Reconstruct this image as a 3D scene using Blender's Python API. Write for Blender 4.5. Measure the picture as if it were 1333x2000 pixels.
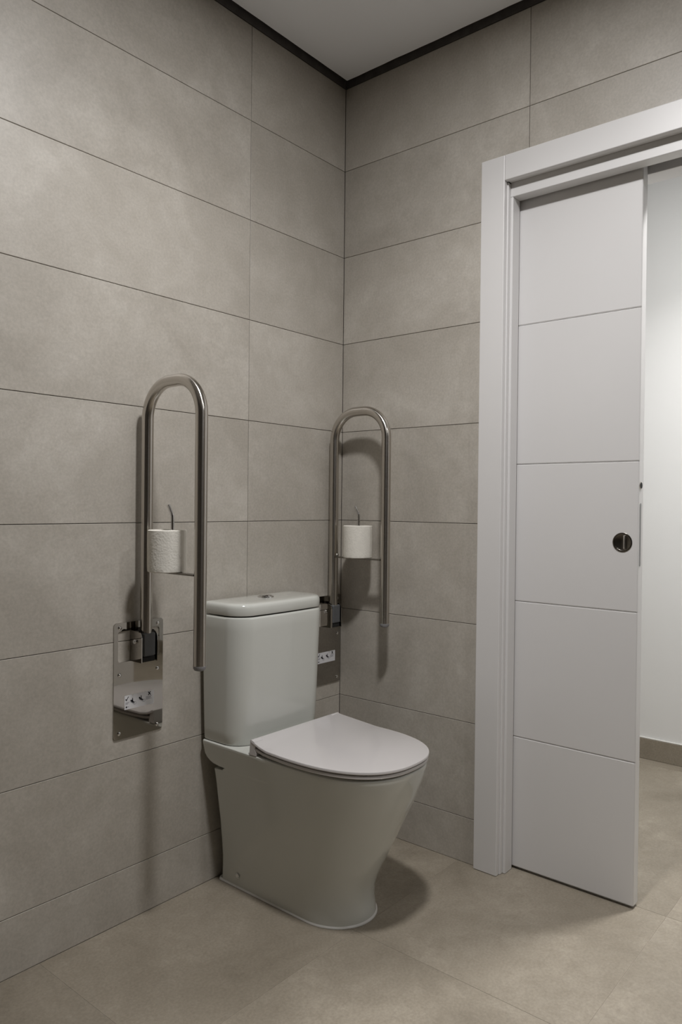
import bpy, bmesh, math, random
from mathutils import Vector, Matrix

for o in list(bpy.data.objects):
    bpy.data.objects.remove(o)
scene = bpy.context.scene
COL = scene.collection
rnd = random.Random(7)

# ------------------------------------------------------------------ camera
cd = bpy.data.cameras.new('camera')
cam = bpy.data.objects.new('camera', cd)
COL.objects.link(cam)
scene.camera = cam
CP = Vector((-1.9870, -1.6517, 1.0836))
yaw, pitch, roll, FPX = 0.6942, -0.0094, 0.0105, 1459.2
fw = Vector((math.cos(pitch)*math.cos(yaw), math.cos(pitch)*math.sin(yaw), math.sin(pitch)))
rt = Vector((math.sin(yaw), -math.cos(yaw), 0))
up = rt.cross(fw)
rt2 = math.cos(roll)*rt + math.sin(roll)*up
up2 = -math.sin(roll)*rt + math.cos(roll)*up
M = Matrix((rt2, up2, -fw)).transposed().to_4x4()
M.translation = CP
cam.matrix_world = M
cd.sensor_fit = 'VERTICAL'
cd.sensor_height = 36
cd.lens = FPX*36/2000
cd.clip_start = 0.02

# ------------------------------------------------------------------ world, lights, exposure
w = bpy.data.worlds.new('world')
scene.world = w
w.use_nodes = True
w.node_tree.nodes['Background'].inputs[0].default_value = (0.5, 0.5, 0.5, 1)
w.node_tree.nodes['Background'].inputs[1].default_value = 0.05
vs = scene.view_settings
vs.view_transform = 'Standard'
vs.look = 'None'
vs.gamma = 1
vs.use_curve_mapping = False
vs.exposure = 0.0

def disk_light(name, loc, power, size, color, spread=180, aim=None):
    l = bpy.data.lights.new(name, 'AREA')
    l.shape = 'DISK'
    l.size = size
    l.energy = power
    l.color = color
    l.spread = math.radians(spread)
    o = bpy.data.objects.new(name, l)
    COL.objects.link(o)
    o.location = loc
    if aim:
        o.rotation_euler = (Vector(aim)-Vector(loc)).to_track_quat('-Z', 'Y').to_euler()
    return o

disk_light('downlight_lamp', (-0.93, -0.94, 2.508), 14.0, 0.15, (1.0, 0.985, 0.98), 178)
disk_light('downlight_beam_boost', (-0.93, -0.94, 2.504), 7.0, 0.15, (1.0, 0.985, 0.98), 132)  # extra narrower disk added to peak the downlight's beam
disk_light('added_fill_light', (-0.75, -2.45, 2.508), 10.0, 0.15, (1.0, 0.985, 0.98), 176)  # unseen light added to brighten the left wall
disk_light('hall_lamp', (0.50, -1.20, 2.485), 10.0, 0.16, (1.0, 0.99, 0.975), 178)
disk_light('hall_floor_boost', (0.55, -1.20, 2.481), 13.0, 0.16, (1.0, 0.99, 0.975), 125)  # extra narrower disk added to brighten the hall floor

# ------------------------------------------------------------------ materials
def new_mat(name):
    m = bpy.data.materials.new(name)
    m.use_nodes = True
    nt = m.node_tree
    return m, nt, nt.nodes['Principled BSDF']

def simple(name, col, rough, metal=0.0, coat=0.0, noise=0.0, nscale=8.0, bump=0.0, bscale=200.0, spec=None):
    m, nt, b = new_mat(name)
    b.inputs['Base Color'].default_value = (*col, 1)
    b.inputs['Roughness'].default_value = rough
    b.inputs['Metallic'].default_value = metal
    b.inputs['Coat Weight'].default_value = coat
    if spec is not None:
        b.inputs['Specular IOR Level'].default_value = spec
    tc = nt.nodes.new('ShaderNodeTexCoord')
    if noise > 0:
        n = nt.nodes.new('ShaderNodeTexNoise')
        n.inputs['Scale'].default_value = nscale
        n.inputs['Detail'].default_value = 5
        nt.links.new(tc.outputs['Object'], n.inputs['Vector'])
        r = nt.nodes.new('ShaderNodeValToRGB')
        r.color_ramp.elements[0].position = 0.3
        r.color_ramp.elements[1].position = 0.7
        r.color_ramp.elements[0].color = (*[c*(1-noise) for c in col], 1)
        r.color_ramp.elements[1].color = (*[min(1, c*(1+noise)) for c in col], 1)
        nt.links.new(n.outputs['Fac'], r.inputs['Fac'])
        nt.links.new(r.outputs['Color'], b.inputs['Base Color'])
    if bump > 0:
        n = nt.nodes.new('ShaderNodeTexNoise')
        n.inputs['Scale'].default_value = bscale
        n.inputs['Detail'].default_value = 3
        nt.links.new(tc.outputs['Object'], n.inputs['Vector'])
        bp = nt.nodes.new('ShaderNodeBump')
        bp.inputs['Strength'].default_value = bump
        bp.inputs['Distance'].default_value = 0.001
        nt.links.new(n.outputs['Fac'], bp.inputs['Height'])
        nt.links.new(bp.outputs['Normal'], b.inputs['Normal'])
    return m

def tile_mat(name, c1, c2, c3, rough=0.5, contrast=1.0, midscale=16, speck=0.06):
    """cement-look porcelain: broad clouds, finer mottling and tiny specks, shifted per tile"""
    m, nt, b = new_mat(name)
    N, L = nt.nodes, nt.links
    tc = N.new('ShaderNodeTexCoord')
    oi = N.new('ShaderNodeObjectInfo')
    mul = N.new('ShaderNodeVectorMath'); mul.operation = 'MULTIPLY_ADD'
    comb = N.new('ShaderNodeCombineXYZ')
    for i in range(3):
        L.new(oi.outputs['Random'], comb.inputs[i])
    mul.inputs[1].default_value = (17.3, 29.1, 41.7)
    L.new(comb.outputs[0], mul.inputs[0])
    L.new(tc.outputs['Object'], mul.inputs[2])
    def noise(scale, detail, rough_, dist=0.0):
        n = N.new('ShaderNodeTexNoise')
        n.inputs['Scale'].default_value = scale
        n.inputs['Detail'].default_value = detail
        n.inputs['Roughness'].default_value = rough_
        n.inputs['Distortion'].default_value = dist
        L.new(mul.outputs[0], n.inputs['Vector'])
        return n
    big = noise(3.2, 6, 0.6, 0.6)
    mid = noise(midscale, 8, 0.7, 0.3)
    fine = noise(150, 3, 0.6)
    r1 = N.new('ShaderNodeValToRGB')
    r1.color_ramp.elements[0].position = 0.33; r1.color_ramp.elements[0].color = (*c1, 1)
    r1.color_ramp.elements[1].position = 0.68; r1.color_ramp.elements[1].color = (*c2, 1)
    L.new(big.outputs['Fac'], r1.inputs['Fac'])
    r2 = N.new('ShaderNodeValToRGB')
    r2.color_ramp.elements[0].position = 0.38; r2.color_ramp.elements[0].color = (0, 0, 0, 1)
    r2.color_ramp.elements[1].position = 0.68; r2.color_ramp.elements[1].color = (1, 1, 1, 1)
    L.new(mid.outputs['Fac'], r2.inputs['Fac'])
    mx = N.new('ShaderNodeMix'); mx.data_type = 'RGBA'
    s = N.new('ShaderNodeMath'); s.operation = 'MULTIPLY'; s.inputs[1].default_value = 0.5*contrast
    L.new(r2.outputs['Color'], s.inputs[0])
    L.new(s.outputs[0], mx.inputs[0])
    L.new(r1.outputs['Color'], mx.inputs[6])
    mx.inputs[7].default_value = (*c3, 1)
    # specks + per-tile tone
    mr = N.new('ShaderNodeMapRange')
    mr.inputs['From Min'].default_value = 0.3; mr.inputs['From Max'].default_value = 0.7
    mr.inputs['To Min'].default_value = 1-speck; mr.inputs['To Max'].default_value = 1+speck
    L.new(fine.outputs['Fac'], mr.inputs['Value'])
    mr2 = N.new('ShaderNodeMapRange')
    mr2.inputs['To Min'].default_value = 0.965; mr2.inputs['To Max'].default_value = 1.035
    L.new(oi.outputs['Random'], mr2.inputs['Value'])
    pr = N.new('ShaderNodeMath'); pr.operation = 'MULTIPLY'
    L.new(mr.outputs[0], pr.inputs[0]); L.new(mr2.outputs[0], pr.inputs[1])
    vm = N.new('ShaderNodeVectorMath'); vm.operation = 'SCALE'
    L.new(mx.outputs[2], vm.inputs[0]); L.new(pr.outputs[0], vm.inputs['Scale'])
    L.new(vm.outputs[0], b.inputs['Base Color'])
    b.inputs['Roughness'].default_value = rough
    bp = N.new('ShaderNodeBump'); bp.inputs['Strength'].default_value = 0.12; bp.inputs['Distance'].default_value = 0.001
    L.new(fine.outputs['Fac'], bp.inputs['Height'])
    L.new(bp.outputs['Normal'], b.inputs['Normal'])
    return m

def metal_mat(name, col, rough, aniso=0.0, grain=0.0, gscale=(3, 400, 400)):
    m, nt, b = new_mat(name)
    b.inputs['Base Color'].default_value = (*col, 1)
    b.inputs['Metallic'].default_value = 1
    b.inputs['Roughness'].default_value = rough
    if grain > 0:
        N, L = nt.nodes, nt.links
        tc = N.new('ShaderNodeTexCoord')
        mp = N.new('ShaderNodeMapping'); mp.inputs['Scale'].default_value = gscale
        n = N.new('ShaderNodeTexNoise'); n.inputs['Scale'].default_value = 1; n.inputs['Detail'].default_value = 3
        mr = N.new('ShaderNodeMapRange')
        mr.inputs['To Min'].default_value = max(0.02, rough-grain); mr.inputs['To Max'].default_value = rough+grain
        L.new(tc.outputs['Object'], mp.inputs[0]); L.new(mp.outputs[0], n.inputs['Vector'])
        L.new(n.outputs['Fac'], mr.inputs['Value']); L.new(mr.outputs[0], b.inputs['Roughness'])
    return m

M_WTILE = tile_mat('wall_tile', (0.405, 0.374, 0.328), (0.55, 0.518, 0.466), (0.41, 0.377, 0.326), 0.45, 1.1, 20, 0.08)
M_FTILE = tile_mat('floor_tile', (0.22, 0.190, 0.146), (0.375, 0.332, 0.268), (0.27, 0.234, 0.182), 0.52, 1.7, 24, 0.11)
M_RTILE = tile_mat('darkened_unseen_tile', (0.085, 0.075, 0.065), (0.13, 0.117, 0.10), (0.095, 0.085, 0.072), 0.45, 1.0)  # tile of the unseen walls, darkened to cut fill and steel reflections
M_GROUT = simple('grout', (0.13, 0.115, 0.10), 0.9, noise=0.25, nscale=20)
M_FGROUT = simple('floor_grout', (0.36, 0.32, 0.265), 0.9, noise=0.2, nscale=20)
M_CEIL = simple('ceiling_paint', (0.91, 0.93, 0.97), 0.8, noise=0.02, nscale=3)
M_DARK = simple('dark_shadow_gap', (0.11, 0.10, 0.095), 0.8, noise=0.2, nscale=30)  # shade of the unlit ceiling recess put into the colour
M_HALL = simple('hall_paint', (0.80, 0.80, 0.79), 0.75, noise=0.015, nscale=2)
M_LACQ = simple('white_lacquer', (0.74, 0.73, 0.725), 0.38, noise=0.01, nscale=3)
M_CERAM = simple('white_ceramic', (0.63, 0.64, 0.60), 0.12, coat=0.6, noise=0.01, nscale=3)
M_SEAT = simple('white_seat_plastic', (0.61, 0.587, 0.582), 0.13, coat=0.2, noise=0.01, nscale=3)
M_TUBE = metal_mat('brushed_steel', (0.42, 0.395, 0.36), 0.13, grain=0.04, gscale=(60, 60, 900))
def brushed_tube_mat():
    m, nt, b = new_mat('brushed_tube')
    N, L = nt.nodes, nt.links
    b.inputs['Metallic'].default_value = 1
    b.inputs['Base Color'].default_value = (0.57, 0.54, 0.50, 1)
    b.inputs['Anisotropic'].default_value = 0.92
    tg = N.new('ShaderNodeTangent'); tg.direction_type = 'UV_MAP'; tg.uv_map = 'UVMap'
    L.new(tg.outputs[0], b.inputs['Tangent'])
    tc = N.new('ShaderNodeTexCoord')
    mp = N.new('ShaderNodeMapping'); mp.inputs['Scale'].default_value = (40, 40, 500)
    n = N.new('ShaderNodeTexNoise'); n.inputs['Scale'].default_value = 1; n.inputs['Detail'].default_value = 2
    mr = N.new('ShaderNodeMapRange')
    mr.inputs['To Min'].default_value = 0.15; mr.inputs['To Max'].default_value = 0.19
    L.new(tc.outputs['Object'], mp.inputs[0]); L.new(mp.outputs[0], n.inputs['Vector'])
    L.new(n.outputs['Fac'], mr.inputs['Value']); L.new(mr.outputs[0], b.inputs['Roughness'])
    return m
M_BTUBE = brushed_tube_mat()
M_PLATE = metal_mat('polished_steel', (0.40, 0.38, 0.35), 0.03, grain=0.015, gscale=(6, 6, 6))
M_DSTEEL = metal_mat('darkened_steel', (0.22, 0.205, 0.185), 0.25, grain=0.04, gscale=(60, 60, 60))  # steel darkened to stand in for the holder strip's dark reflection
M_CHROME = metal_mat('chrome', (0.75, 0.75, 0.75), 0.07, grain=0.02, gscale=(30, 30, 30))
M_PLUG = simple('grey_plastic', (0.10, 0.105, 0.11), 0.5, noise=0.05, nscale=40)
M_CAP = simple('light_grey_plastic', (0.26, 0.26, 0.27), 0.5, noise=0.05, nscale=40)
M_BLACK = simple('black_void', (0.01, 0.01, 0.01), 0.8, noise=0.1, nscale=20)
M_PAPER = simple('tissue_paper', (0.76, 0.735, 0.67), 0.95, noise=0.03, nscale=60, bump=1.0, bscale=190)
M_CARD = simple('shaded_cardboard', (0.14, 0.11, 0.08), 0.9, noise=0.08, nscale=40)  # core darkened: shade inside the roll's hole put into the colour
M_STICK = simple('sticker_white', (0.70, 0.70, 0.72), 0.45, noise=0.01, nscale=20)
M_INK = simple('black_ink', (0.012, 0.012, 0.02), 0.5, noise=0.1, nscale=50)
M_INK2 = simple('grey_ink', (0.16, 0.16, 0.20), 0.5, noise=0.1, nscale=50)
M_SIL = simple('white_silicone', (0.72, 0.71, 0.68), 0.35, noise=0.03, nscale=20)
M_PLAST = simple('lamp_rim_white', (0.8, 0.8, 0.8), 0.5, noise=0.01, nscale=20)

# ------------------------------------------------------------------ helpers
def link_mesh(name, bm, mat, parent=None, smooth=False, loc=None):
    me = bpy.data.meshes.new(name)
    bmesh.ops.recalc_face_normals(bm, faces=bm.faces)
    bm.to_mesh(me)
    bm.free()
    me.materials.append(mat)
    if smooth:
        for p in me.polygons:
            p.use_smooth = True
        try:
            me.set_sharp_from_angle(angle=math.radians(35))
        except Exception:
            pass
    o = bpy.data.objects.new(name, me)
    COL.objects.link(o)
    if parent:
        o.parent = parent
    if loc:
        o.location = loc
    return o

def structure(o):
    o['kind'] = 'structure'
    return o

def empty(name, loc, label=None, cat=None, group=None):
    o = bpy.data.objects.new(name, None)
    o.empty_display_size = 0.05
    COL.objects.link(o)
    o.location = loc
    if label: o['label'] = label
    if cat: o['category'] = cat
    if group: o['group'] = group
    return o

def add_box(bm, x0, x1, y0, y1, z0, z1, bev=0.0, seg=1):
    if x0 > x1: x0, x1 = x1, x0
    if y0 > y1: y0, y1 = y1, y0
    if z0 > z1: z0, z1 = z1, z0
    vs_ = [bm.verts.new((x, y, z)) for x in (x0, x1) for y in (y0, y1) for z in (z0, z1)]
    F = [(0, 1, 3, 2), (4, 6, 7, 5), (0, 4, 5, 1), (2, 3, 7, 6), (0, 2, 6, 4), (1, 5, 7, 3)]
    fs = [bm.faces.new([vs_[i] for i in f]) for f in F]
    if bev > 0:
        ed = set(e for f in fs for e in f.edges)
        bmesh.ops.bevel(bm, geom=list(ed), offset=bev, segments=seg, affect='EDGES', profile=0.5)

def add_loft(bm, rings, cap0=True, cap1=True):
    vr = [[bm.verts.new(p) for p in r] for r in rings]
    n = len(vr[0])
    for a, b in zip(vr[:-1], vr[1:]):
        for i in range(n):
            j = (i+1) % n
            bm.faces.new((a[i], a[j], b[j], b[i]))
    if cap0: bm.faces.new(vr[0][::-1])
    if cap1: bm.faces.new(vr[-1])

def add_tube(bm, pts, r, n=20, caps=True, radii=None):
    pts = [Vector(p) for p in pts]
    rings = []
    t0 = (pts[1]-pts[0]).normalized()
    ref = Vector((1, 0, 0)) if abs(t0.x) < 0.9 else Vector((0, 1, 0))
    u = t0.cross(ref).normalized()
    for i, p in enumerate(pts):
        if i == 0: t = pts[1]-pts[0]
        elif i == len(pts)-1: t = pts[-1]-pts[-2]
        else: t = (pts[i+1]-p).normalized()+(p-pts[i-1]).normalized()
        t.normalize()
        u = (u - t*u.dot(t)).normalized()
        v = t.cross(u)
        rr = radii[i] if radii else r
        rings.append([p+rr*(math.cos(2*math.pi*k/n)*u+math.sin(2*math.pi*k/n)*v) for k in range(n)])
    add_loft(bm, rings, caps, caps)

def add_cyl(bm, a, b, r, n=20, bev=0.0):
    a, b = Vector(a), Vector(b)
    d = (b-a).normalized()
    if bev > 0:
        add_tube(bm, [a, a+d*0.0001+d*0, b-d*bev, b-d*bev*0.3, b], r, n, radii=[r, r, r, r-bev*0.4, r-bev])
    else:
        add_tube(bm, [a, b], r, n)

def inset_poly(poly, c):
    """inset of a rectilinear counter-clockwise polygon"""
    n = len(poly); out = []
    for i in range(n):
        p0, p1, p2 = poly[i-1], poly[i], poly[(i+1) % n]
        def nrm(a, b):
            dx, dy = b[0]-a[0], b[1]-a[1]; l = math.hypot(dx, dy)
            return (-dy/l, dx/l)
        n1, n2 = nrm(p0, p1), nrm(p1, p2)
        out.append((p1[0]+c*(n1[0]+n2[0]), p1[1]+c*(n1[1]+n2[1])))
    return out

JT = 0.0016          # joint width
TH = 0.009          # tile thickness
def make_tile(poly, mapf, mat, parent, joint=JT, TH=TH, ch=0.0007):
    """poly: rectilinear CCW outline in wall (u, v); mapf(u, v, depth) -> world"""
    cu = sum(p[0] for p in poly)/len(poly); cv = sum(p[1] for p in poly)/len(poly)
    org = Vector(mapf(cu, cv, 0))
    a = inset_poly(poly, joint/2)
    b = inset_poly(poly, joint/2+ch)
    bm = bmesh.new()
    bk = [bm.verts.new(Vector(mapf(u, v, TH))-org) for u, v in a]
    md = [bm.verts.new(Vector(mapf(u, v, ch*0.85))-org) for u, v in a]
    fr = [bm.verts.new(Vector(mapf(u, v, 0))-org) for u, v in b]
    n = len(a)
    for i in range(n):
        j = (i+1) % n
        bm.faces.new((bk[i], bk[j], md[j], md[i]))
        bm.faces.new((md[i], md[j], fr[j], fr[i]))
    bm.faces.new(fr); bm.faces.new(bk[::-1])
    return link_mesh('tile', bm, mat, parent, loc=org)

def rect(u0, u1, v0, v1):
    return [(u0, v0), (u1, v0), (u1, v1), (u0, v1)]

ZT = 2.512          # top of the wall tiling
ZC = 2.522          # ceiling underside
ROWS = [0.0] + [0.1324+0.30*k+d for k, d in enumerate([0.0053, -0.0043, -0.0042, -0.0009, 0.0017, 0.0035, 0.0013, -0.0024])]
ROWS[-1] = 2.2300
ROWS.append(ZT)

# ------------------------------------------------------------------ left wall (toilet wall, plane y = 0)
XW, YN = -3.35, -3.15           # room limits behind the camera
bm = bmesh.new()
add_box(bm, XW-0.01, 0.009, TH, 0.12, -0.05, 2.7)
wall_left = structure(link_mesh('wall_left', bm, M_GROUT))
for j in range(len(ROWS)-1):
    us = [0.0, 0.4409, 1.3409, 2.2409, 3.1409, 3.35]
    for a, b in zip(us[:-1], us[1:]):
        make_tile(rect(a, b, ROWS[j], ROWS[j+1]), lambda u, v, d: (-u, d, v), M_WTILE, wall_left)

# ------------------------------------------------------------------ right wall (door wall, plane x = 0)
OY0, OY1, OZ = -0.600, -1.480, 2.060     # rough opening
bm = bmesh.new()
add_box(bm, TH, 0.058, TH, OY0, -0.05, 2.7)            # front skin of the pocket
add_box(bm, 0.108, 0.160, 0.12, OY0, -0.05, 2.7)       # back skin
add_box(bm, TH, 0.058, OY0, OY1, OZ, 2.7)
add_box(bm, 0.108, 0.160, OY0, OY1, OZ, 2.7)
add_box(bm, 0.058, 0.108, TH+0.03, OY1, OZ+0.04, 2.7)
add_box(bm, TH, 0.160, OY1, YN-0.1, -0.05, 2.7)
wall_right = structure(link_mesh('wall_right', bm, M_GROUT))
cu = [0.0, 0.6844, 1.5844, 2.4844, 3.15]
for j in range(len(ROWS)-1):
    v0, v1 = ROWS[j], ROWS[j+1]
    for a, b in zip(cu[:-1], cu[1:]):
        o0, o1 = -OY0, -OY1
        if v0 >= OZ or a >= o1 or b <= o0:
            polys = [rect(a, b, v0, v1)]
        elif v1 <= OZ:
            polys = []
            if a < o0: polys.append(rect(a, o0, v0, v1))
            if b > o1: polys.append(rect(o1, b, v0, v1))
        else:
            if a < o0 and b > o0:
                polys = [[(a, v0), (o0, v0), (o0, OZ), (b, OZ), (b, v1), (a, v1)]]
            elif b > o1:
                polys = [[(a, OZ), (o1, OZ), (o1, v0), (b, v0), (b, v1), (a, v1)]]
            else:
                polys = [rect(a, b, OZ, v1)]
        for p in polys:
            make_tile([(-u, v) for u, v in p][::-1], lambda u, v, d: (d, u, v), M_WTILE, wall_right)

# hall side facing of this wall
# ------------------------------------------------------------------ walls behind the camera
bm = bmesh.new()
add_box(bm, XW-0.12, XW-TH, YN-0.1, 0.12, -0.05, 2.7)
wall_rear = structure(link_mesh('wall_rear', bm, M_GROUT))
bm = bmesh.new()
add_box(bm, XW-0.12, TH, YN-0.12, YN-TH, -0.05, 2.7)
wall_front = structure(link_mesh('wall_front', bm, M_GROUT))
for j in range(len(ROWS)-1):
    for a, b in [(0, 0.9), (0.9, 1.8), (1.8, 2.7), (2.7, 3.15)]:
        make_tile(rect(a, b, ROWS[j], ROWS[j+1]), lambda u, v, d: (XW-d, -u, v), M_RTILE, wall_rear)
    for a, b in [(0, 0.9), (0.9, 1.8), (1.8, 2.7), (2.7, 3.35)]:
        make_tile(rect(a, b, ROWS[j], ROWS[j+1]), lambda u, v, d: (-u, YN-d, v), M_RTILE, wall_front)

# ------------------------------------------------------------------ floor
HX = 1.345                    # hall wall
HY0, HY1 = -3.15, 1.4          # hall ends
bm = bmesh.new()
add_box(bm, XW-0.12, HX+0.12, HY0-0.1, HY1+0.1, -0.12, -0.0007)
floor = structure(link_mesh('floor', bm, M_FGROUT))
gx = [0.09+0.592*k for k in range(-6, 1)] + [1.274, HX+0.3]
gy = [-0.478+0.585*k for k in range(-5, 5)]
for a, b in zip(gx[:-1], gx[1:]):
    for c, d in zip(gy[:-1], gy[1:]):
        x0, x1, y0, y1 = max(a, XW), min(b, HX), max(c, HY0), min(d, HY1)
        if x1-x0 < 0.02 or y1-y0 < 0.02: continue
        if x1 < 0.1 and y0 > -0.01: continue
        if x1 < 0.0: y1 = min(y1, 0.0)
        if a < 0.0 < b and y0 > -0.6 and y1 > -0.5:      # tile running under the wall corner
            y1 = y1
        make_tile(rect(x0, x1, y0, y1), lambda u, v, dd: (u, v, -dd), M_FTILE, floor, joint=0.0012, TH=0.0007, ch=0.0002)

# ------------------------------------------------------------------ ceiling with its shadow gap
bm = bmesh.new()
GAP = 0.026
outer = [(-GAP, -GAP)]
xs = []
x = -GAP
pts_left = []
while x > XW:
    pts_left.append((x, -GAP+rnd.uniform(-0.0006, 0.0006))); x -= 0.05
pts_left.append((XW, -GAP))
pts_right = []
y = -GAP-0.05
while y > YN:
    pts_right.append((-GAP+rnd.uniform(-0.0012, 0.0012), y)); y -= 0.05
pts_right.append((-GAP, YN))
poly = pts_left + [(XW, YN)] + pts_right[::-1]
lo = [bm.verts.new((px, py, ZC)) for px, py in poly]
hi = [bm.verts.new((px, py, ZC+0.0125)) for px, py in poly]
n = len(poly)
for i in range(n):
    j = (i+1) % n
    bm.faces.new((lo[i], lo[j], hi[j], hi[i]))
bm.faces.new(lo); bm.faces.new(hi[::-1])
ceiling = structure(link_mesh('ceiling', bm, M_CEIL))
# recess above the tiles, its shade put into a dark colour
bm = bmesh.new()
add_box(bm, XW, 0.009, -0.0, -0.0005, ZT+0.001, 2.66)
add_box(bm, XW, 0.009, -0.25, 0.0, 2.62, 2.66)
structure(link_mesh('recess_shade_1', bm, M_DARK))
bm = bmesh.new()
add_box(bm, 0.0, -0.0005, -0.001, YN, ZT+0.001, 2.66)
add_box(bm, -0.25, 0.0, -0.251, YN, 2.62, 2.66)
structure(link_mesh('recess_shade_2', bm, M_DARK))
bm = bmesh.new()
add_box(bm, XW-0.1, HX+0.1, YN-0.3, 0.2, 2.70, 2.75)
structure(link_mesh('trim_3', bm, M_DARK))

# ------------------------------------------------------------------ hall beyond the door
bm = bmesh.new()
add_box(bm, HX, HX+0.1, HY0, HY1, -0.05, 2.6)
structure(link_mesh('wall_hall', bm, M_HALL))
bm = bmesh.new()
add_box(bm, 0.16, HX, HY1, HY1+0.1, -0.05, 2.6)
structure(link_mesh('wall_hall_end', bm, M_HALL))
bm = bmesh.new()
add_box(bm, 0.0, HX, HY0-0.1, HY0, -0.05, 2.6)
structure(link_mesh('wall_hall_near', bm, M_HALL))
bm = bmesh.new()
add_box(bm, 0.160, 0.172, HY1, OY0, -0.0, 2.6)
add_box(bm, 0.160, 0.172, OY0, OY1, OZ, 2.6)
add_box(bm, 0.160, 0.172, OY1, HY0, -0.0, 2.6)
structure(link_mesh('wall_hall_side', bm, M_HALL))
bm = bmesh.new()
add_box(bm, 0.172, HX, HY0, HY1, 2.5, 2.6)
structure(link_mesh('ceiling_hall', bm, M_CEIL))
sk = bpy.data.objects.new('baseboard_hall', None)
COL.objects.link(sk); sk['kind'] = 'structure'
yy = HY1
y = 0.107+0.585
ys = [HY1, 0.692, 0.107, -0.478, -1.063, -1.648, -2.233, -2.818, HY0]
for a, b in zip(ys[:-1], ys[1:]):
    bm = bmesh.new()
    add_box(bm, HX-0.009, HX, a-0.0008, b+0.0008, 0.0005, 0.088, 0.0012)
    o = link_mesh('tile', bm, M_FTILE, sk)

bm = bmesh.new()
add_box(bm, HX-0.0085, HX-0.0002, HY1, HY0, 0.0882, 0.0935, 0.0015)
link_mesh('sealant_bead', bm, M_SIL, sk)

# ------------------------------------------------------------------ door frame
CX = -0.018                      # casing face
door_frame = bpy.data.objects.new('trim_4', None)
COL.objects.link(door_frame); door_frame['kind'] = 'structure'
def part_box(name, mat, parent, *b, bev=0.0015, seg=2, loc=None):
    bm = bmesh.new(); add_box(bm, *b, bev, seg)
    return link_mesh(name, bm, mat, parent)
C0, C1 = -0.541, -0.617
O1 = -1.463
part_box('casing', M_LACQ, door_frame, CX, 0.0, C0, C1, 0.0008, 2.103, bev=0.002)
part_box('head_casing', M_LACQ, door_frame, CX, 0.0, C1-0.0004, O1+0.0004, 2.030, 2.103, bev=0.002)
part_box('casing', M_LACQ, door_frame, CX, 0.0, O1, O1-0.076, 0.0008, 2.103, bev=0.002)
# stepped jamb lining: rebate strip then the lining proper
part_box('jamb', M_LACQ, door_frame, 0.0, 0.0575, OY0-0.0005, C1-0.0035, 0.0008, 2.0295, bev=0.0015)
part_box('jamb', M_LACQ, door_frame, 0.014, 0.0575, C1-0.0035, -0.629, 0.0008, 1.9897, bev=0.0015)
part_box('jamb', M_LACQ, door_frame, 0.1085, 0.1735, OY0-0.0005, -0.629, 0.0008, 1.9897, bev=0.0015)
part_box('head_jamb', M_LACQ, door_frame, 0.014, 0.0575, C1-0.0037, O1, 1.990, OZ-0.001, bev=0.0015)
part_box('head_jamb', M_LACQ, door_frame, 0.1085, 0.1735, OY0-0.0005, O1, 1.990, OZ-0.001, bev=0.0015)
part_box('head_jamb', M_LACQ, door_frame, 0.0, 0.0135, C1-0.0037, O1, 2.031, OZ-0.001, bev=0.0015)
part_box('jamb', M_LACQ, door_frame, 0.0, 0.1735, O1-0.001, OY1+0.0005, 0.0008, 2.03, bev=0.0015)
# black sliding track up in the slot
part_box('sliding_track', M_BLACK, door_frame, 0.062, 0.104, OY0, O1, 2.045, 2.085, bev=0.001)

# ------------------------------------------------------------------ sliding door leaf
LX0, LX1 = 0.0645, 0.1015
LY0, LY1 = -0.110, -0.9835
ZB, ZTOP = 0.008, 2.035
bm = bmesh.new()
add_box(bm, LX0+0.0025, LX1-0.0025, LY0, LY1, ZB, ZTOP, 0.0008)
leaf = structure(link_mesh('door_1', bm, M_LACQ))
zg = [ZB, 0.397, 0.8025, 1.210, 1.6225, ZTOP]
for side in (0, 1):
    for a, b in zip(zg[:-1], zg[1:]):
        bm = bmesh.new()
        xa, xb = (LX0, LX0+0.003) if side == 0 else (LX1-0.003, LX1)
        g = 0.0006
        add_box(bm, xa, xb, LY0, LY1+0.0002, a+(g if a > ZB else 0), b-(g if b < ZTOP else 0), 0.0022, 1)
        link_mesh('panel', bm, M_LACQ, leaf)
# cup pull: ring, recessed dish and thumb-turn bar
PY, PZ = -0.9415, 0.990
def ring_lathe(bm, prof, cx, cy, cz, axis, n=40, cap0=False, cap1=True):
    rings = []
    for d, r in prof:
        ring = []
        for k in range(n):
            t = 2*math.pi*k/n
            if axis == 'x': ring.append((cx+d, cy+r*math.cos(t), cz+r*math.sin(t)))
            elif axis == 'y': ring.append((cx+r*math.cos(t), cy+d, cz+r*math.sin(t)))
            else: ring.append((cx+r*math.cos(t), cy+r*math.sin(t), cz+d))
        rings.append(ring)
    add_loft(bm, rings, cap0, cap1)
bm = bmesh.new()
ring_lathe(bm, [(0.0, 0.0265), (-0.0012, 0.0265), (-0.0018, 0.0255), (-0.0018, 0.0225), (-0.0012, 0.0215), (-0.0006, 0.0205), (-0.0004, 0.0005)], LX0, PY, PZ, 'x', 40, True, True)
pull = link_mesh('cup_pull', bm, metal_mat('dark_nickel', (0.20, 0.185, 0.165), 0.22, grain=0.03, gscale=(60, 60, 60)), leaf, smooth=True)
bm = bmesh.new()
add_box(bm, LX0-0.0075, LX0-0.0002, PY-0.0065-0.0018, PY-0.0065+0.0018, PZ-0.017, PZ+0.019, 0.0012, 2)
link_mesh('thumb_turn', bm, metal_mat('bright_nickel', (0.92, 0.90, 0.87), 0.32, grain=0.03, gscale=(60, 60, 60)), pull, smooth=True)
bm = bmesh.new()
add_cyl(bm, (LX0-0.0002, PY+0.012, PZ-0.018), (LX0-0.0035, PY+0.012, PZ-0.018), 0.0022, 12, 0.0005)
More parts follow.
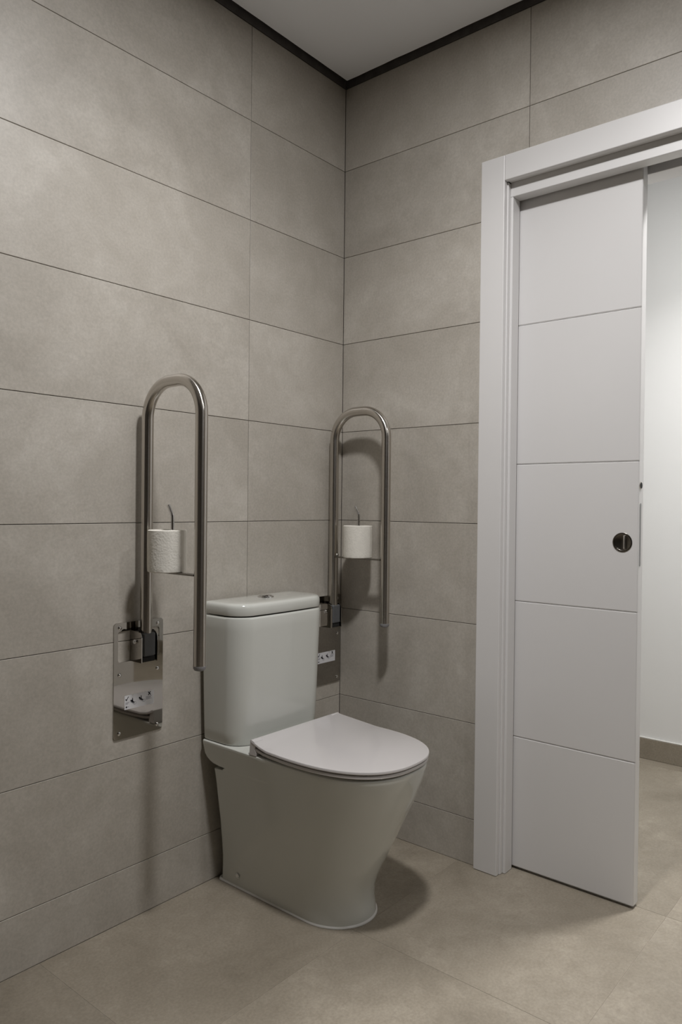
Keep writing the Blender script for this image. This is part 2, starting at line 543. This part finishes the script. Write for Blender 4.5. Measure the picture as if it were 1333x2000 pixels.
link_mesh('screw', bm, M_CHROME, pull, smooth=True)
# lock bolt keeper and slotted face plate on the leading edge
bm = bmesh.new()
ring_lathe(bm, [(0, 0.0112), (-0.0008, 0.0110), (-0.0012, 0.009), (-0.0006, 0.0085), (-0.0004, 0.004)], 0.0795, LY1, 1.1445, 'y', 28, True, True)
eb = link_mesh('edge_bolt', bm, M_TUBE, leaf, smooth=True)
bm = bmesh.new()
add_cyl(bm, (0.0795, LY1-0.0004, 1.1445), (0.0795, LY1-0.0018, 1.1445), 0.0082, 20)
link_mesh('bolt_hole_shade', bm, M_BLACK, eb)  # raised black disc stands in for the shade inside the hole
bm = bmesh.new()
pr = []
for k in range(24):
    t = 2*math.pi*k/24
    pr.append((0.079+0.0055*math.cos(t), 1.012+(0.080 if math.sin(t) > 0 else -0.080)+0.0055*math.sin(t)))
add_loft(bm, [[(a, LY1+0.0005, b) for a, b in pr], [(a, LY1-0.0008, b) for a, b in pr]])
link_mesh('edge_plate', bm, simple('satin_grey_metal', (0.30, 0.30, 0.30), 0.5, metal=0.3, noise=0.05, nscale=60), leaf)

# ------------------------------------------------------------------ toilet
XC = -0.447
T = empty('toilet', (XC, 0, 0), 'white ceramic close-coupled floor-standing toilet with its lid closed, between the two steel grab bars', 'toilet')
def outline(wd, yr, yf, e, nn=2.4, rc=0.012, z=0.0, N=26, taper=1.0):
    """D shape: straight rear at yr, round front at yf; constant vertex count"""
    pts = []
    ys_ = yf+e
    wr = wd*taper
    for k in range(6):                      # rear left corner
        t = math.pi/2*k/5
        pts.append((-wr+rc-rc*math.sin(t), yr-rc+rc*math.cos(t), z))
    for k in range(1, 5):                   # left side
        f = k/5; s = f*f*(3-2*f)
        pts.append((-(wr+(wd-wr)*s), (yr-rc)*(1-f)+ys_*f, z))
    for k in range(2*N+1):                  # front
        t = -math.pi/2+math.pi*k/(2*N)
        c, s = math.cos(t), math.sin(t)
        pts.append((wd*math.copysign(abs(s)**(2/nn), s), ys_-e*abs(c)**(2/nn), z))
    for k in range(4, 0, -1):
        f = k/5; s = f*f*(3-2*f)
        pts.append(((wr+(wd-wr)*s), (yr-rc)*(1-f)+ys_*f, z))
    for k in range(6):
        t = math.pi/2*k/5
        pts.append((wr-rc+rc*math.cos(t), yr-rc+rc*math.sin(t), z))
    return pts
def lerp_tab(tab, z):
    for a, b in zip(tab[:-1], tab[1:]):
        if a[0] <= z <= b[0]:
            f = (z-a[0])/(b[0]-a[0]) if b[0] > a[0] else 0
            return [p+(q-p)*f for p, q in zip(a[1:], b[1:])]
    return tab[-1][1:]
# z, half width, front y, ellipse length, exponent
TAB = [(0.000, 0.108, -0.478, 0.125, 2.05), (0.012, 0.1085, -0.476, 0.125, 2.05), (0.045, 0.110, -0.470, 0.125, 2.05),
       (0.080, 0.113, -0.473, 0.130, 2.08), (0.115, 0.119, -0.486, 0.140, 2.1), (0.160, 0.129, -0.508, 0.155, 2.15),
       (0.240, 0.145, -0.546, 0.185, 2.25), (0.330, 0.161, -0.588, 0.220, 2.35), (0.390, 0.173, -0.609, 0.240, 2.45),
       (0.422, 0.1795, -0.615, 0.250, 2.5)]
REAR = [(0.0, -0.022), (0.10, -0.030), (0.19, -0.042), (0.30, -0.047), (0.343, -0.047), (0.3445, -0.052), (0.346, -0.080), (0.355, -0.092), (0.3555, -0.066),
        (0.358, -0.044), (0.364, -0.030), (0.372, -0.020), (0.382, -0.014), (0.422, -0.012)]
zs = sorted(set([0, .012, .03, .045, .06, .08, .1, .115, .14, .16, .19, .22, .26, .3, .33, .343, .3445, .346, .355, .3555, .358, .364, .372, .382, .395, .408, .4150]))
bm = bmesh.new()
rings = []
for z in zs:
    wd, yf, e, nn = lerp_tab(TAB, z)
    yr = lerp_tab(REAR, z)[0]
    rings.append(outline(wd, yr, yf, e, nn, 0.010, z, 26, 0.985))
for dz, ins in ((0.4190, 0.0012), (0.4212, 0.0035), (0.422, 0.0065)):
    rings.append(outline(0.1790-ins, -0.012-ins, -0.6145+ins, 0.250, 2.5, 0.010, dz, 26, 0.985))
# top surface then dips inwards a little under the seat (open bowl is hidden by the closed lid)
add_loft(bm, rings)
link_mesh('bowl', bm, M_CERAM, T, smooth=True)
# silicone bead round the foot
bm = bmesh.new()
o1 = outline(0.1105, -0.012, -0.4805, 0.126, 2.05, 0.010, 0.0, 26, 0.99)
ring_in = outline(0.107, -0.012, -0.477, 0.125, 2.05, 0.010, 0.0065, 26, 0.99)
add_loft(bm, [[(a, b, 0.0006) for a, b, c in o1], [(a*0.996, b*0.9995, 0.003) for a, b, c in o1], ring_in])
link_mesh('silicone_bead', bm, M_SIL, T, smooth=True)

# tank
def tank_ring(wd, yr, yf, r, z, rr=0.014):
    pts = []
    for k in range(6):
        t = math.pi/2*k/5
        pts.append((-wd+rr-rr*math.sin(t), yr-rr+rr*math.cos(t), z))
    for k in range(17):
        t = math.pi/2*k/16
        pts.append((-wd+r-r*math.cos(t), yf+r-r*math.sin(t), z))
    for k in range(1, 6):   # slight bow of the front
        f = k/6
        pts.append(((-wd+r)*(1-f)+(wd-r)*f, yf-0.004*math.sin(math.pi*f), z))
    for k in range(17):
        t = math.pi/2*k/16
        pts.append((wd-r+r*math.sin(t), yf+r-r*math.cos(t), z))
    for k in range(6):
        t = math.pi/2*k/5
        pts.append((wd-rr+rr*math.cos(t), yr-rr+rr*math.sin(t), z))
    return pts
bm = bmesh.new()
rs = [tank_ring(0.164, -0.016, -0.156, 0.056, 0.4225), tank_ring(0.170, -0.014, -0.162, 0.060, 0.4235), tank_ring(0.172, -0.013, -0.164, 0.062, 0.427)]
for k in range(1, 12):
    f = k/11
    rs.append(tank_ring(0.172+0.010*f**0.8, -0.013, -0.164-0.0085*f**0.8, 0.062, 0.427+(0.768-0.427)*f))
rs.append(tank_ring(0.1808, -0.014, -0.1712, 0.061, 0.7725))
rs.append(tank_ring(0.178, -0.016, -0.1685, 0.060, 0.775))
add_loft(bm, rs)
link_mesh('tank', bm, M_CERAM, T, smooth=True)
bm = bmesh.new()
rs = [tank_ring(0.175, -0.018, -0.166, 0.058, 0.7775), tank_ring(0.1795, -0.014, -0.171, 0.061, 0.779),
      tank_ring(0.1805, -0.013, -0.1722, 0.062, 0.782), tank_ring(0.1805, -0.013, -0.1722, 0.062, 0.799),
      tank_ring(0.1792, -0.0145, -0.171, 0.061, 0.8045), tank_ring(0.1765, -0.0175, -0.1685, 0.059, 0.8085), tank_ring(0.173, -0.021, -0.165, 0.056, 0.8105),
      tank_ring(0.164, -0.030, -0.156, 0.050, 0.8118), tank_ring(0.12, -0.05, -0.13, 0.035, 0.8122)]
add_loft(bm, rs)
link_mesh('tank_lid', bm, M_CERAM, T, smooth=True)
bm = bmesh.new()
BY = -0.086
ring_lathe(bm, [(0, 0.0235), (0.002, 0.0235), (0.0035, 0.0225), (0.004, 0.019), (0.0035, 0.0188)], 0, BY, 0.8120, 'z', 36, True, True)
fb = link_mesh('flush_button', bm, M_CHROME, T, smooth=True)
for s in (-1, 1):
    bm = bmesh.new()
    n = 18
    base = [(math.cos(a)*0.018, math.sin(a)*0.018) for a in [(-math.pi/2+math.pi*k/n) for k in range(n+1)]]
    base = [(s*(0.0006+max(0, x_)), y_) for x_, y_ in base]
    def rg(z, sc): return [(x_*sc+s*0.0006, y_*sc+BY, z) for x_, y_ in base]
    top = 0.8120+(0.0075 if s < 0 else 0.0062)
    add_loft(bm, [rg(0.8150, 1), rg(top-0.0012, 0.99), rg(top, 0.90)])
    link_mesh('button_half', bm, M_CHROME, fb, smooth=True)

# seat ring and lid (closed)
def zcurve(y, base, rise):
    t = max(0.0, min(1.0, (y+0.275)/0.065))
    return base + rise*t*t*(3-2*t)*0.5 + rise*0.5*t*t
def slab(bm, wd, yr, yf, e, nn, zb, zt, rise, edge=0.002, taper=0.955, round_top=True):
    def R(ins, z, ofs=0):
        pts = outline(wd-ins, yr-ins*0.6, yf+ins, e-ins*0.2, nn, 0.004, 0, 30, taper)
        return [(a, b, zcurve(b, z, rise)) for a, b, c in pts]
    def scl(k, z):
        pts = outline(wd-edge, yr-edge*0.6, yf+edge, e, nn, 0.004, 0, 30, taper)
        cy = -0.36
        out = []
        for a, b, c in pts:
            bb = cy+(b-cy)*k if b < -0.28 else b
            out.append((a*k, bb, zcurve(bb, z, rise)))
        return out
    th = zt-zb
    rings = [R(edge, zb), R(0, zb+min(edge, th*0.4)), R(0, zt-min(edge, th*0.4)), R(edge*0.35, zt-edge*0.2), R(edge, zt)]
    add_loft(bm, rings, cap0=True, cap1=False)
    # top cap as strips running across so the curved rise stays smooth
    bm.verts.ensure_lookup_table()
    nring = len(rings[0])
    topv = bm.verts[len(bm.verts)-nring:]
    bm.faces.new(topv)
bm = bmesh.new()
slab(bm, 0.1865, -0.214, -0.6185, 0.255, 2.45, 0.4375, 0.4455, 0.017, 0.0022)
lid = link_mesh('seat_lid', bm, M_SEAT, T, smooth=True)
bm = bmesh.new()
slab(bm, 0.1845, -0.228, -0.6165, 0.253, 2.45, 0.4265, 0.4352, 0.010, 0.0022)
link_mesh('seat_ring', bm, M_SEAT, T, smooth=True)
for s in (-1, 1):
    bm = bmesh.new()
    prof = [(-0.2105, 0.4218), (-0.2140, 0.4600), (-0.2180, 0.4612), (-0.2290, 0.4575), (-0.2330, 0.4480), (-0.2310, 0.4380), (-0.2360, 0.4300), (-0.2360, 0.4218)]
    x0, x1 = s*0.146, s*0.1775
    add_loft(bm, [[(x0, a, b) for a, b in prof], [(x1, a, b) for a, b in prof]])
    link_mesh('hinge', bm, M_SEAT, T, smooth=True)
for s in (-1, 1):
    bm = bmesh.new()
    nx = s*0.111
    ring_lathe(bm, [(0.0, 0.0075), (s*0.0014, 0.0073), (s*0.0022, 0.0055), (s*0.0012, 0.004), (s*0.0012, 0.0015)], nx-s*0.001, -0.095, 0.036, 'x', 24, True, True)
    link_mesh('floor_bolt', bm, M_CHROME, T, smooth=True)

# ------------------------------------------------------------------ grab bars
def arc(cy, cz, r, a0, a1, n, x=0):
    return [(x, cy+r*math.cos(math.radians(a0+(a1-a0)*k/n)), cz+r*math.sin(math.radians(a0+(a1-a0)*k/n))) for k in range(n+1)]
YB, YF, RB, ZTUBE = -0.033, -0.2475, 0.0905, 1.3885
def grab_bar(x, label, zend, tilt=0.0):
    G = empty('grab_bar', (x, 0, 0.6275), label, 'grab bar', 'fold-up steel grab bars beside the toilet')
    Z = 0.6275
    # wall plate with rounded corners (local z from -0.149 to 0.149)
    bm = bmesh.new()
    hw, hh, r = 0.0755, 0.149, 0.009
    pts = []
    for cx_, cz_, a0 in ((hw-r, hh-r, 0), (-hw+r, hh-r, 90), (-hw+r, -hh+r, 180), (hw-r, -hh+r, 270)):
        for k in range(6):
            a = math.radians(a0+18*k)
            pts.append((cx_+r*math.cos(a), cz_+r*math.sin(a)))
    def loop(pp):
        v = [bm.verts.new((a, -0.0002, b)) for a, b in pp]
        return [bm.edges.new((v[i], v[(i+1) % len(v)])) for i in range(len(v))]
    eds = loop(pts)
    for s in (-1, 1):
        q = 0.006
        w0, w1, h0, h1 = s*0.0225, s*0.0635, 0.0475, 0.1275
        eds += loop([(w0, h0), (w1-s*q, h0), (w1-s*q*0.3, h0+q*0.3), (w1, h0+q), (w1, h1-q), (w1-s*q*0.3, h1-q*0.3), (w1-s*q, h1), (w0, h1)])
    fill = bmesh.ops.triangle_fill(bm, use_beauty=True, use_dissolve=False, edges=eds)
    ff = [g for g in fill['geom'] if isinstance(g, bmesh.types.BMFace)]
    ex = bmesh.ops.extrude_face_region(bm, geom=ff)
    for g in ex['geom']:
        if isinstance(g, bmesh.types.BMVert): g.co.y = -0.0034
    plate = link_mesh('wall_plate', bm, M_PLATE, G)
    for sx in (-1, 1):
        for sz in (0.136, 0.0155, -0.1345):
            bm = bmesh.new()
            ring_lathe(bm, [(0, 0.0052), (-0.0012, 0.0050), (-0.0026, 0.0034), (-0.0030, 0.0016)], sx*0.0585, -0.0035, sz, 'y', 16, True, True)
            link_mesh('screw', bm, M_CHROME, plate, smooth=True)
    # sticker: tick, cross, two folding-bar pictograms, lines of tiny text
    sx0, sx1, sz0, sz1 = -0.0435, 0.0475, -0.0765, -0.0405
    bm = bmesh.new()
    add_box(bm, sx0, sx1, -0.0036, -0.0039, sz0, sz1)
    st = link_mesh('sticker', bm, M_STICK, plate)
    ys_ = -0.00405
    def stroke(bm, p, q, wth):
        p, q = Vector(p), Vector(q); d = (q-p).normalized(); nn = Vector((-d.y, d.x))*wth/2
        v = [bm.verts.new((a.x, ys_, a.y)) for a in (p-nn, q-nn, q+nn, p+nn)]
        f = bm.faces.new(v)
        ex = bmesh.ops.extrude_face_region(bm, geom=[f])
        for e_ in ex['geom']:
            if isinstance(e_, bmesh.types.BMVert): e_.co.y += 0.0001
    def dot(bm, c, r_, r2=0):
        n = 14
        ov = [bm.verts.new((c[0]+r_*math.cos(2*math.pi*k/n), ys_, c[1]+r_*math.sin(2*math.pi*k/n))) for k in range(n)]
        if r2:
            iv = [bm.verts.new((c[0]+r2*math.cos(2*math.pi*k/n), ys_, c[1]+r2*math.sin(2*math.pi*k/n))) for k in range(n)]
            for k in range(n): bm.faces.new((ov[k], ov[(k+1) % n], iv[(k+1) % n], iv[k]))
        else: bm.faces.new(ov)
    bm = bmesh.new()
    stroke(bm, (-0.0400, -0.0495), (-0.0375, -0.0535), 0.0024)      # tick
    stroke(bm, (-0.0380, -0.0540), (-0.0318, -0.0440), 0.0020)
    link_mesh('tick_mark', bm, M_INK, st)
    bm = bmesh.new()
    stroke(bm, (0.0290, -0.0425), (0.0365, -0.0515), 0.0026)        # cross
    stroke(bm, (0.0365, -0.0425), (0.0290, -0.0515), 0.0026)
    link_mesh('cross_mark', bm, M_INK, st)
    bm = bmesh.new()
    for ox, oz in ((-0.019, -0.0575), (0.0075, -0.0560)):
        stroke(bm, (ox-0.0065, oz+0.003), (ox+0.0055, oz-0.005), 0.0034)
        stroke(bm, (ox-0.0005, oz+0.008), (ox+0.0002, oz-0.001), 0.0024)
        stroke(bm, (ox-0.0062, oz-0.001), (ox+0.001, oz-0.0045), 0.0012)
        dot(bm, (ox-0.0052, oz+0.0028) if ox > 0 else (ox-0.001, oz+0.0015), 0.0026)
    dot(bm, (-0.0375, -0.0705), 0.0024)
    link_mesh('pictogram', bm, M_INK, st)
    bm = bmesh.new()
    for ox, oz in ((-0.0115, -0.0640), (0.0160, -0.0625)):
        dot(bm, (ox, oz), 0.0036, 0.0029)
        stroke(bm, (ox-0.008, oz+0.001), (ox-0.003, oz-0.003), 0.0007)
    for k in range(3):
        stroke(bm, (-0.0405, -0.0590-0.0022*k), (-0.0285-0.002*k, -0.0580-0.0022*k), 0.0008)
    for k in range(4):
        stroke(bm, (0.0215, -0.0550-0.0022*k), (0.0405-0.002*(k % 3), -0.0540-0.0022*k), 0.0008)
    stroke(bm, (-0.034, -0.0705), (-0.030, -0.0703), 0.0012)
    link_mesh('small_print', bm, M_INK2, st)
    # bracket cheeks
    for s in (-1, 1):
        bm = bmesh.new()
        prof = [(-0.0006, 0.1275), (-0.034, 0.1265), (-0.042, 0.1235), (-0.047, 0.1185), (-0.050, 0.1105), (-0.050, 0.0475), (-0.0006, 0.0475)]
        xa, xb = s*0.0228, s*0.0258
        add_loft(bm, [[(xa, a, b) for a, b in prof], [(xb, a, b) for a, b in prof]])
        ck = link_mesh('bracket_cheek', bm, M_PLATE, G)
        bm = bmesh.new()
        add_cyl(bm, (s*0.0255, -0.024, 0.100), (s*0.0315, -0.024, 0.100), 0.0062, 20, 0.002)
        link_mesh('bolt', bm, M_CHROME, ck, smooth=True)
    # plastic socket at the foot of the tube
    bm = bmesh.new()
    add_box(bm, -0.0185, 0.0185, -0.0155, -0.0500, 0.062, 0.122, 0.003, 1)
    link_mesh('socket', bm, M_PLUG, G)
    bm = bmesh.new()
    add_box(bm, -0.0195, 0.0195, -0.0045, -0.047, 0.048, 0.0615, 0.002, 1)
    link_mesh('stop_block', bm, M_BLACK, G, smooth=True)
    # bent tube
    pts = [(0, YB, 0.7440-Z)] + [(0, YB, z-Z) for z in (0.80, 1.0, 1.2)]
    pts += [(0, a, b) for _, a, b in arc(YB-RB, ZTUBE-RB-Z, RB, 0, 90, 14)]
    pts += [(0, a, b) for _, a, b in arc(YF+RB, ZTUBE-RB-Z, RB, 90, 180, 14)]
    pts += [(0, YF, z-Z) for z in (1.2, 1.0, 0.85, zend)]
    bm = bmesh.new()
    add_tube(bm, pts, 0.0152, 28)
    uv = bm.loops.layers.uv.new('UVMap')
    bm.verts.index_update()
    bm.faces.ensure_lookup_table()
    for f in bm.faces:
        if len(f.verts) != 4: continue
        ks = [l.vert.index % 28 for l in f.loops]
        wrap = max(ks) - min(ks) > 14
        for l, k in zip(f.loops, ks):
            if wrap and k < 14: k += 28
            l[uv].uv = (l.vert.index // 28, k/28)
    link_mesh('tube', bm, M_BTUBE, G, smooth=True)
    bm = bmesh.new()
    zz = zend-Z
    ring_lathe(bm, [(0, 0.0154), (-0.006, 0.0152), (-0.0105, 0.0125), (-0.0125, 0.007)], 0, YF, zz, 'z', 28, True, True)
    link_mesh('end_cap', bm, M_CAP, G, smooth=True)
    # paper roll holder: flat strip across the loop with a bent upright rod
    bm = bmesh.new()
    zh = 0.9110-Z
    add_box(bm, -0.0095, 0.0095, YF+0.0145, YB-0.0145, zh-0.0030, zh+0.0015, 0.0004)
    hold = link_mesh('paper_holder', bm, M_DSTEEL, G)
    bm = bmesh.new()
    add_tube(bm, [(0, -0.139, zh+0.001), (0, -0.139, 1.040-Z), (0, -0.1385, 1.052-Z), (0, -0.136, 1.058-Z), (0, -0.1235, 1.0785-Z)], 0.0046, 14)
    link_mesh('rod', bm, M_CHROME, hold, smooth=True)
    bm = bmesh.new()
    add_cyl(bm, (0, YB-0.012, zh+0.006), (0, YB-0.019, zh+0.006), 0.005, 14, 0.001)
    link_mesh('screw', bm, M_CHROME, hold, smooth=True)
    return G
grab_bar(-0.8255, 'steel fold-up grab bar left of the toilet, its mirror-polished wall plate in full view', 0.694)
grab_bar(-0.0790, 'steel fold-up grab bar beside the room corner, its wall plate half hidden by the tank', 0.710)

# ------------------------------------------------------------------ toilet paper rolls
def paper_roll(x, y, z, label, rz):
    R_ = empty('toilet_paper_roll', (x, y, z), label, 'toilet paper', 'toilet paper rolls on the grab bar holders')
    R_.rotation_euler = (0, 0, rz)
    bm = bmesh.new()
    n = 64
    rr = random.Random(int(abs(x)*1000))
    prof = [(0.0, 0.0215), (0.0, 0.030), (0.0, 0.0455), (0.0015, 0.0476)] + [(0.0015+0.0015+k*0.0098, 0.0478) for k in range(10)] + [(0.1025, 0.0474), (0.1040, 0.0455), (0.1045, 0.030), (0.1040, 0.0215)]
    rings = []
    for i, (d, r_) in enumerate(prof):
        ring = []
        for k in range(n):
            t = 2*math.pi*k/n
            q = r_ + (rr.uniform(-0.00022, 0.00022)+0.0003*math.sin(3*t+d*20) if r_ > 0.045 else 0)
            q += 0.0005*(k/n) if r_ > 0.045 else 0     # the step where the last sheet ends
            ring.append((q*math.cos(t), q*math.sin(t), d + (rr.uniform(-0.0003, 0.0003) if r_ < 0.046 and r_ > 0.022 else 0)))
        rings.append(ring)
    vr = [[bm.verts.new(p) for p in r_] for r_ in rings]
    m_ = len(vr)
    for a in range(m_):
        A, B = vr[a], vr[(a+1) % m_]
        for i in range(n):
            j = (i+1) % n
            bm.faces.new((A[i], A[j], B[j], B[i]))
    link_mesh('paper', bm, M_PAPER, R_, smooth=True)
    bm = bmesh.new()
    rings = []
    for d, r_ in ((0.0008, 0.0213), (0.1032, 0.0213), (0.1032, 0.0200), (0.0008, 0.0200)):
        rings.append([(r_*math.cos(2*math.pi*k/32), r_*math.sin(2*math.pi*k/32), d) for k in range(32)])
    vr = [[bm.verts.new(p) for p in r_] for r_ in rings]
    for a in range(4):
        A, B = vr[a], vr[(a+1) % 4]
        for i in range(32):
            j = (i+1) % 32
            bm.faces.new((A[i], A[j], B[j], B[i]))
    link_mesh('cardboard_core', bm, M_CARD, R_, smooth=True)
    return R_
paper_roll(-0.8300, -0.1240, 0.9127, 'white toilet paper roll on the holder of the left, nearer grab bar', 0.8)
paper_roll(-0.0790, -0.1350, 0.9127, 'white toilet paper roll on the holder of the far grab bar by the corner', 1.0)
